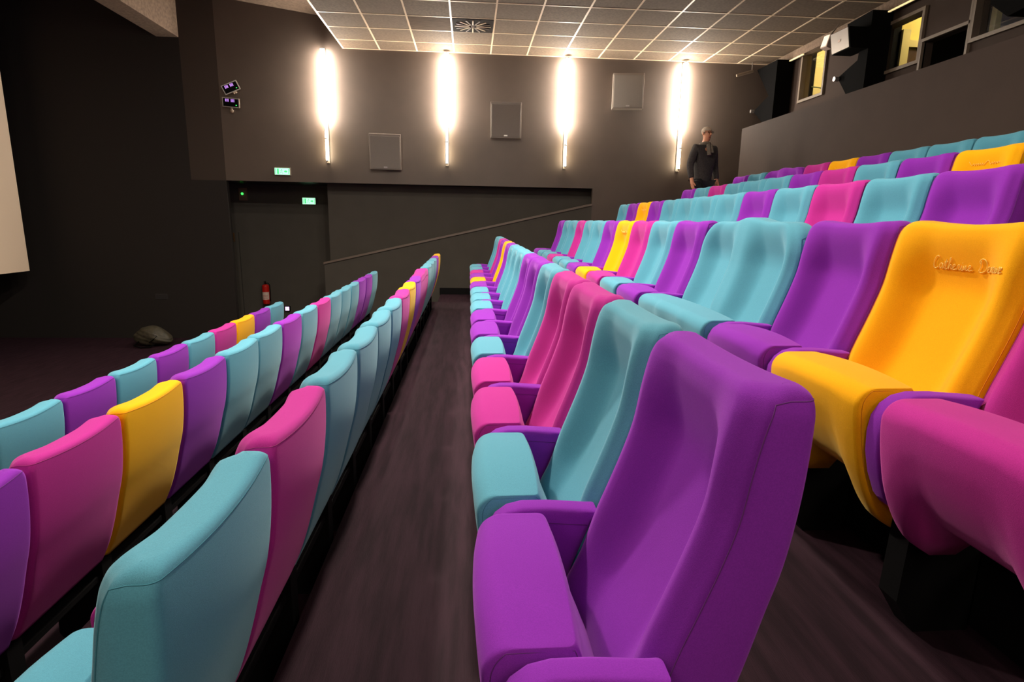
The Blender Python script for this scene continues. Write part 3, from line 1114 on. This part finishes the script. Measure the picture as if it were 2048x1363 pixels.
def wall_right_gear():
    surround([(9.33, 3.04), (9.23, 2.70), (8.95, 2.66), (8.97, 2.44), (9.42, 2.29), (9.13, 1.97), (8.75, 1.95), (8.75, 3.06)], 'black wedge speaker with brushed silver front beside the middle window', True,
             [(9.29, 2.87), (8.84, 2.86), (8.75, 2.55), (9.19, 2.55)], knob=(9.40, 2.27))
    surround([(12.20, 3.06), (11.62, 2.46), (12.20, 2.27), (11.72, 1.95), (11.40, 1.95), (11.40, 3.06)],
             'black wedge speaker in the corner left of the first window', False, None, knob=(12.18, 2.27))
    surround([(6.75, 2.95), (6.70, 2.45), (6.45, 2.25), (6.05, 2.30), (6.05, 3.02), (6.5, 3.05)],
             'black speaker cut by the upper right corner', False, None, knob=(6.62, 2.55))
    # little spotlights on the same wall
    r = empty('spotlight', (5.66, 9.62, 2.86 + ZO), rot=(0.0, 0.3, 0.2))
    tag(r, 'small pale spotlight under the ceiling beside the silver fronted speaker', 'spotlight')
    MB().box(-0.05, 0.06, -0.07, 0.07, -0.10, 0.10, 0.01).build('housing', PAPER, r)
    MB().box(-0.058, -0.051, -0.055, 0.055, -0.085, 0.085, 0.002).build('lens', mat('warm_lens', (1, .9, .7, 1), .3, emit=(1, .85, .6, 1), es=0.14), r)
    MB().cyl((0.0, 0.0, 0.10), (0.09, 0.0, 0.335), 0.012).build('stem', GREYM, r)
    r = empty('tube_spotlight', (5.55, 12.13, 2.98 + ZO))
    tag(r, 'slim grey tube spotlight poking out of the far right corner', 'spotlight')
    MB().cyl((-0.22, 0.02, -0.05), (0.10, 0.0, 0.04), 0.028, n=18).build('barrel', FRAME, r, smooth=True)
    MB().cyl((0.08, 0.0, 0.03), (0.08, 0.0, 0.20), 0.010).build('arm', GREYM, r, smooth=True)
    # lit strips below the beige band
    for y0, y1, lab in ((10.9, 11.36, 'thin warm light strip above the wall left of the first window'),
                        (7.9, 8.72, 'thin warm light strip above the middle window')):
        r = empty('strip_light', (5.985, y0, CZ - 0.165 + ZO))
        tag(r, lab, 'light strip', 'warm light strips under the ceiling band')
        MB().box(-0.012, 0.012, 0, y1 - y0, -0.008, 0.008).build('diffuser', mat('strip_glow', (1, .8, .4, 1), .5, emit=(1, .78, .36, 1), es=0.16), r)
        MB().box(0.013, 0.03, 0, y1 - y0, -0.010, 0.013).build('channel', GREYM, r)
    # pipe handle inside the first window
    o = MB().tube([(6.88, 12.08, 2.755 + ZO), (7.06, 12.08, 2.745 + ZO), (7.11, 12.08, 2.72 + ZO), (7.125, 12.08, 2.62 + ZO)], 0.012, 8).build(
        'grab_rail', mat('green_rail', srgb(70, 90, 40), 0.5), smooth=True)
    tag(o, 'thin dark green rail seen through the first window', 'rail')
    # ceiling lamp that lights the projection room
    r = empty('room_lamp', (7.6, 8.9, 3.739 + ZO))
    tag(r, 'ceiling lamp lighting the projection room behind the windows', 'lamp', 'projection room lamps')
    MB().cyl((0, 0, 0), (0, 0, 0.06), 0.20, n=24).build('shade', mat('booth_lamp', (1, .9, .6, 1), .5, emit=(1, .84, .50, 1), es=14), r, smooth=True)
    r = empty('room_lamp', (7.4, 11.2, 3.739 + ZO))
    tag(r, 'ceiling lamp lighting the room behind the first window', 'lamp', 'projection room lamps')
    MB().cyl((0, 0, 0), (0, 0, 0.06), 0.20, n=24).build('shade', bpy.data.materials['booth_lamp'], r, smooth=True)


def fill_downlight(col, row, power, label):  # added fill lamp, brightens the seats from outside the view
    x, y = tile_centre(col, row)
    r = empty('ceiling_fill_lamp', (x, y, CZ + ZO))
    tag(r, label, 'lamp', 'added ceiling fill lamps')
    b = MB()
    V, F = [], []
    n = 32
    for k in range(n):
        a = 2 * PI * k / n
        for rr, z in ((0.17, -0.001), (0.17, -0.012), (0.13, -0.012), (0.125, -0.001)):
            V.append((rr * math.cos(a), rr * math.sin(a), z))
    for k in range(n):
        for q in range(3):
            F.append((4 * k + q, 4 * ((k + 1) % n) + q, 4 * ((k + 1) % n) + q + 1, 4 * k + q + 1))
    b.bm.free()
    link('rim', mesh('rim', V, F), GRID, r)
    MB().cyl((0, 0, -0.005), (0, 0, -0.001), 0.124, n=32).build('lens', FILLM, r)
    ld = bpy.data.lights.new('fill_lamp_bulb', 'AREA')
    ld.shape = 'DISK'
    ld.size = 0.24
    ld.energy = power
    ld.color = (1.0, 0.90, 0.77)
    lo = bpy.data.objects.new('bulb', ld)
    COL.objects.link(lo)
    lo.parent = r
    lo.location = (0, 0, -0.014)


# ------------------------------------------------------------------ person
def skin_obj(name, joints, bones, m, parent, sub=2):
    """joints: name -> (x, y, z, rx, ry)"""
    names = list(joints)
    me = bpy.data.meshes.new(name)
    me.from_pydata([joints[n][:3] for n in names], [(names.index(a), names.index(b)) for a, b in bones], [])
    o = link(name, me, m, parent)
    mod = o.modifiers.new('skin', 'SKIN')
    mod.use_smooth_shade = True
    me.update()
    sv = me.skin_vertices[0].data
    for i, n in enumerate(names):
        j = joints[n]
        sv[i].radius = (j[3], j[4] if len(j) > 4 else j[3])
    sv[0].use_root = True
    s = o.modifiers.new('sub', 'SUBSURF')
    s.levels = s.render_levels = sub
    return o


def person():
    # stands in the side aisle beside the back rows; local +y is the way he faces
    r = empty('person', (3.97, 10.05, -0.195 + ZO), rot=(0, 0, math.radians(200)))
    tag(r, 'person with grey hair, glasses, dark sweater and scarf standing in the far aisle', 'person')
    J = {'pelvis': (0, 0, 0.96, .12, .085), 'waist': (0, 0, 1.12, .125, .085), 'chest': (0, .01, 1.34, .17, .11), 'neckb': (0, -.01, 1.50, .075, .07),
         'neck': (0, .0, 1.565, .052, .055), 'jaw': (0, .035, 1.625, .058, .070), 'head': (0, .02, 1.70, .074, .092), 'crown': (0, .005, 1.765, .066, .080),
         'shl': (.19, 0, 1.455, .062), 'ell': (.26, -.03, 1.17, .045), 'wrl': (.27, .05, .92, .030), 'hal': (.27, .07, .87, .036, .022),
         'shr': (-.19, 0, 1.455, .062), 'elr': (-.26, -.03, 1.17, .045), 'wrr': (-.27, .05, .92, .030), 'har': (-.27, .07, .87, .036, .022),
         'hpl': (.09, 0, .88, .075), 'knl': (.11, .02, .50, .062), 'anl': (.11, -.02, .09, .042), 'tol': (.12, .15, .035, .036),
         'hpr': (-.09, 0, .88, .075), 'knr': (-.11, .02, .50, .062), 'anr': (-.11, -.02, .09, .042), 'tor': (-.12, .15, .035, .036)}
    B = [('pelvis', 'waist'), ('waist', 'chest'), ('chest', 'neckb'), ('neckb', 'neck'), ('neck', 'jaw'), ('jaw', 'head'), ('head', 'crown'),
         ('chest', 'shl'), ('shl', 'ell'), ('ell', 'wrl'), ('wrl', 'hal'), ('chest', 'shr'), ('shr', 'elr'), ('elr', 'wrr'), ('wrr', 'har'),
         ('pelvis', 'hpl'), ('hpl', 'knl'), ('knl', 'anl'), ('anl', 'tol'), ('pelvis', 'hpr'), ('hpr', 'knr'), ('knr', 'anr'), ('anr', 'tor')]
    for s, sx in (('l', 1), ('r', -1)):
        for k, (dx, dy, ln) in enumerate(((-.0, .030, .070), (0, .010, .080), (0, -.010, .075), (0, -.028, .060))):
            a, b_ = 'f%s%da' % (s, k), 'f%s%db' % (s, k)
            J[a] = (sx * .27, .07 + dy, .838, .0095)
            J[b_] = (sx * .262, .078 + dy, .838 - ln * .55, .0088)
            J[b_ + 'c'] = (sx * .245, .082 + dy, .838 - ln * .95, .0078)
            B += [('ha' + s, a), (a, b_), (b_, b_ + 'c')]
        J['t' + s] = (sx * .262, .115, .86, .011)
        J['u' + s] = (sx * .250, .130, .825, .009)
        B += [('ha' + s, 't' + s), ('t' + s, 'u' + s)]
    skin_obj('body', J, B, SKIN, r)
    # face
    hx, hy, hz = 0, .02, 1.69
    b = MB().sphere((0, hy + .098, hz - .015), .014, (0.9, 1.1, 1.6))
    b.build('nose', SKIN, r, smooth=True)
    MB().sphere((0, hy + .078, hz - .062), .020, (1.2, .5, .35)).build('mouth', mat('lips', srgb(160, 84, 74), 0.5), r, smooth=True)
    for sx in (-1, 1):
        MB().sphere((sx * .031, hy + .080, hz + .012), .011, (1.1, .7, .8)).build('eye', mat('eye_dark', srgb(50, 40, 36), 0.3), r, smooth=True)
        MB().sphere((sx * .077, hy - .005, hz - .005), .022, (.45, .8, 1.3)).build('ear', SKIN, r, smooth=True)
    g = MB()
    for sx in (-1, 1):
        pts = [(sx * .033 + .024 * math.cos(a), hy + .097, hz + .012 + .018 * math.sin(a)) for a in [2 * PI * k / 14 for k in range(15)]]
        g.tube(pts, .0028, 5)
        g.tube([(sx * .057, hy + .095, hz + .015), (sx * .080, hy + .05, hz + .016), (sx * .083, hy - .01, hz + .010)], .0028, 5)
    g.tube([(-.009, hy + .099, hz + .014), (.009, hy + .099, hz + .014)], .0028, 5)
    g.build('glasses', BLACKM, r)
    # hair cap
    b = MB()
    bmesh.ops.create_uvsphere(b.bm, u_segments=28, v_segments=18, radius=1)
    for v in list(b.bm.verts):
        c = v.co
        if c.z < -0.25 + (0.75 if c.y > 0.35 else 0.0):
            pass
        c.x *= .081
        c.y *= .096
        c.z *= .074
        c.y += -.012
        c.z += .040
        f = 1 + .04 * math.sin(40 * c.x) * math.cos(36 * c.y)
        c.x *= f
    bmesh.ops.delete(b.bm, geom=[v for v in b.bm.verts if (v.co.z < .030 and v.co.y > .035) or v.co.z < -.045 + .1 * max(0, v.co.y)], context='VERTS')
    bmesh.ops.translate(b.bm, verts=b.bm.verts, vec=(hx, hy, hz))
    b.build('hair', HAIR, r, smooth=True)
    # sweater, trousers, shoes, scarf
    JS = {'hem': (0, 0, .84, .165, .13), 'pelvis': (0, 0, .95, .175, .135), 'waist': (0, .01, 1.10, .175, .130), 'chest': (0, .01, 1.33, .195, .130), 'nb': (0, -.01, 1.475, .10, .085),
          'shl': (.195, 0, 1.455, .082), 'ell': (.268, -.03, 1.17, .064), 'wrl': (.275, .045, .945, .048),
          'shr': (-.195, 0, 1.455, .082), 'elr': (-.268, -.03, 1.17, .064), 'wrr': (-.275, .045, .945, .048)}
    skin_obj('sweater', JS, [('hem', 'pelvis'), ('pelvis', 'waist'), ('waist', 'chest'), ('chest', 'nb'), ('chest', 'shl'), ('shl', 'ell'), ('ell', 'wrl'),
                             ('chest', 'shr'), ('shr', 'elr'), ('elr', 'wrr')], SWEAT, r)
    JT = {'p': (0, 0, .93, .155, .115), 'hl': (.10, 0, .86, .105), 'kl': (.11, .02, .50, .078), 'al': (.11, -.02, .10, .060),
          'hr': (-.10, 0, .86, .105), 'kr': (-.11, .02, .50, .078), 'ar': (-.11, -.02, .10, .060)}
    skin_obj('trousers', JT, [('p', 'hl'), ('hl', 'kl'), ('kl', 'al'), ('p', 'hr'), ('hr', 'kr'), ('kr', 'ar')], TROUS, r)
    for sx in (-1, 1):
        MB().box(sx * .115 - .048, sx * .115 + .048, -.07, .20, 0.001, .085, .03, 3).build('shoe', BLACKP, r, smooth=True)
    b = MB().tube([(.075 * math.sin(a), -.005 + .07 * math.cos(a), 1.52 + .01 * math.cos(a)) for a in [2 * PI * k / 20 for k in range(21)]], .030, 8)
    b.tube([(.02, .10, 1.50), (.03, .135, 1.42), (.03, .150, 1.33)], .036, 8)
    b.tube([(-.03, .10, 1.50), (-.02, .14, 1.43), (-.03, .152, 1.37)], .030, 8)
    b.build('scarf', SCARF, r, smooth=True)


# ------------------------------------------------------------------ assemble
for row, nm in ((6, 'farthest'), (8, 'middle'), (10, 'nearest')):
    for col, sd in ((0, 'over the left rows'), (3, 'over the aisle')):
        fill_downlight(col, row, FILL_W * (1.75 if row == 10 else 0.5), '%s added unseen ceiling fill lamp %s' % (nm, sd))
floor()
walls()
ceilings()
b = MB().box(-8.33, -8.30, 2.0, 11.69, -1.08 + ZO, 3.4 + ZO)
tag(b.build('projection_screen', SCREEN), 'large pale projection screen at the left edge', 'screen')
for i, x in enumerate((-2.795, -0.452, 1.928, 4.288)):
    wall_lamp(x, WY, -1, '%s glowing vertical tube lamp on the far wall' % (
        'leftmost', 'second from left', 'third from left', 'rightmost')[i])
for i, x in enumerate((-2.795, -0.452, 1.928, 4.288)):  # added copies of the wall lamps, unseen, to light the near seats
    wall_lamp(x, NY, 1, '%s added fill tube lamp on the near wall behind the camera' % ('leftmost', 'second from left', 'third from left', 'rightmost')[i])
wall_speaker(-1.66, 1.295, 0.10, 0.16, 'lowest of three square grey loudspeakers, between the two left tube lamps')
wall_speaker(0.715, 1.95, -0.06, 0.08, 'middle square grey loudspeaker, between the two middle tube lamps')
wall_speaker(3.14, 2.565, -0.16, -0.05, 'highest square grey loudspeaker, between the two right tube lamps')
exit_sign(-3.695, WY - 0.052, 0.883, 0.285, 0.125, 'larger lit green exit sign above the entrance recess')
exit_sign(-3.548, 13.6 - 0.052, 0.356, 0.275, 0.135, 'smaller lit green exit sign inside the entrance recess')
led_head(-4.52, 2.385, -0.42, 'upper tilted spotlight with purple diodes on the far wall', False)
led_head(-4.54, 2.115, 0.05, 'lower level spotlight with purple diodes on the far wall', True)
r = empty('door_indicator', (-4.96, 13.55, 0.34 + ZO))
tag(r, 'small beige box with green indicator light above the dark door', 'indicator')
MB().box(-0.09, 0.09, 0.0, 0.05, 0.0, 0.27, 0.006).build('case', mat('beige_box', srgb(120, 92, 76), 0.6), r)
MB().cyl((-0.01, -0.012, 0.145), (-0.01, 0.0, 0.145), 0.026).build('indicator', GREENL, r)
extinguisher()
bag()
r = empty('floor_spotlight', (-4.15, 13.56, -2.05 + ZO))
tag(r, 'small square purple light low on the entrance wall', 'light')
MB().box(-0.055, 0.055, -0.03, 0.04, -0.055, 0.055, 0.004).build('case', BLACKP, r)
MB().box(-0.042, 0.042, -0.034, -0.0305, -0.042, 0.042).build('lens', PURPE, r)
b = MB()
for k in range(4):
    b.box(-0.11, 0.11, -0.008, 0.0, 0.025 * k, 0.025 * k + 0.012)
b.box(-0.12, 0.12, 0.001, 0.006, -0.012, 0.10)
tag(b.build('wall_vent', mat('dark_vent', srgb(46, 42, 42), 0.7), loc=(-6.26, WY - 0.007, -1.675 + ZO)), 'small dark slatted vent low on the far wall', 'vent')
diffuser(3, 1, 'square swirl air diffuser in the ceiling above the second tube lamp')
diffuser(9, 4, 'dark square air diffuser at the top edge of the ceiling')
x, y = tile_centre(2, 1)
tag(MB().box(x - CT / 2 + 0.016, x + CT / 2 - 0.016, y - CT / 2 + 0.016, y + CT / 2 - 0.016, CZ + ZO - 0.004, CZ + ZO - 0.0005).build(
    'access_panel', mat('brushed_panel', srgb(92, 76, 62), 0.9, spec=0.1, noise=0.2, nscale=8, stretch=(1, 8, 1))),
    'plain brushed ceiling panel beside the swirl diffuser', 'panel')
b = MB()
for k in range(5):
    b.prism([(-0.02, k * 0.16, 0), (0.02, k * 0.16 + 0.03, 0), (0.02, k * 0.16 + 0.11, 0), (-0.02, k * 0.16 + 0.08, 0)], (0, 0, 0.004))
tag(b.build('hazard_strip', HAZY, loc=(-0.57, 10.16, -1.53 + ZO)), 'yellow hazard marking at the far end of the row left of the aisle', 'marking')
wall_right_gear()
person()
place_seats()
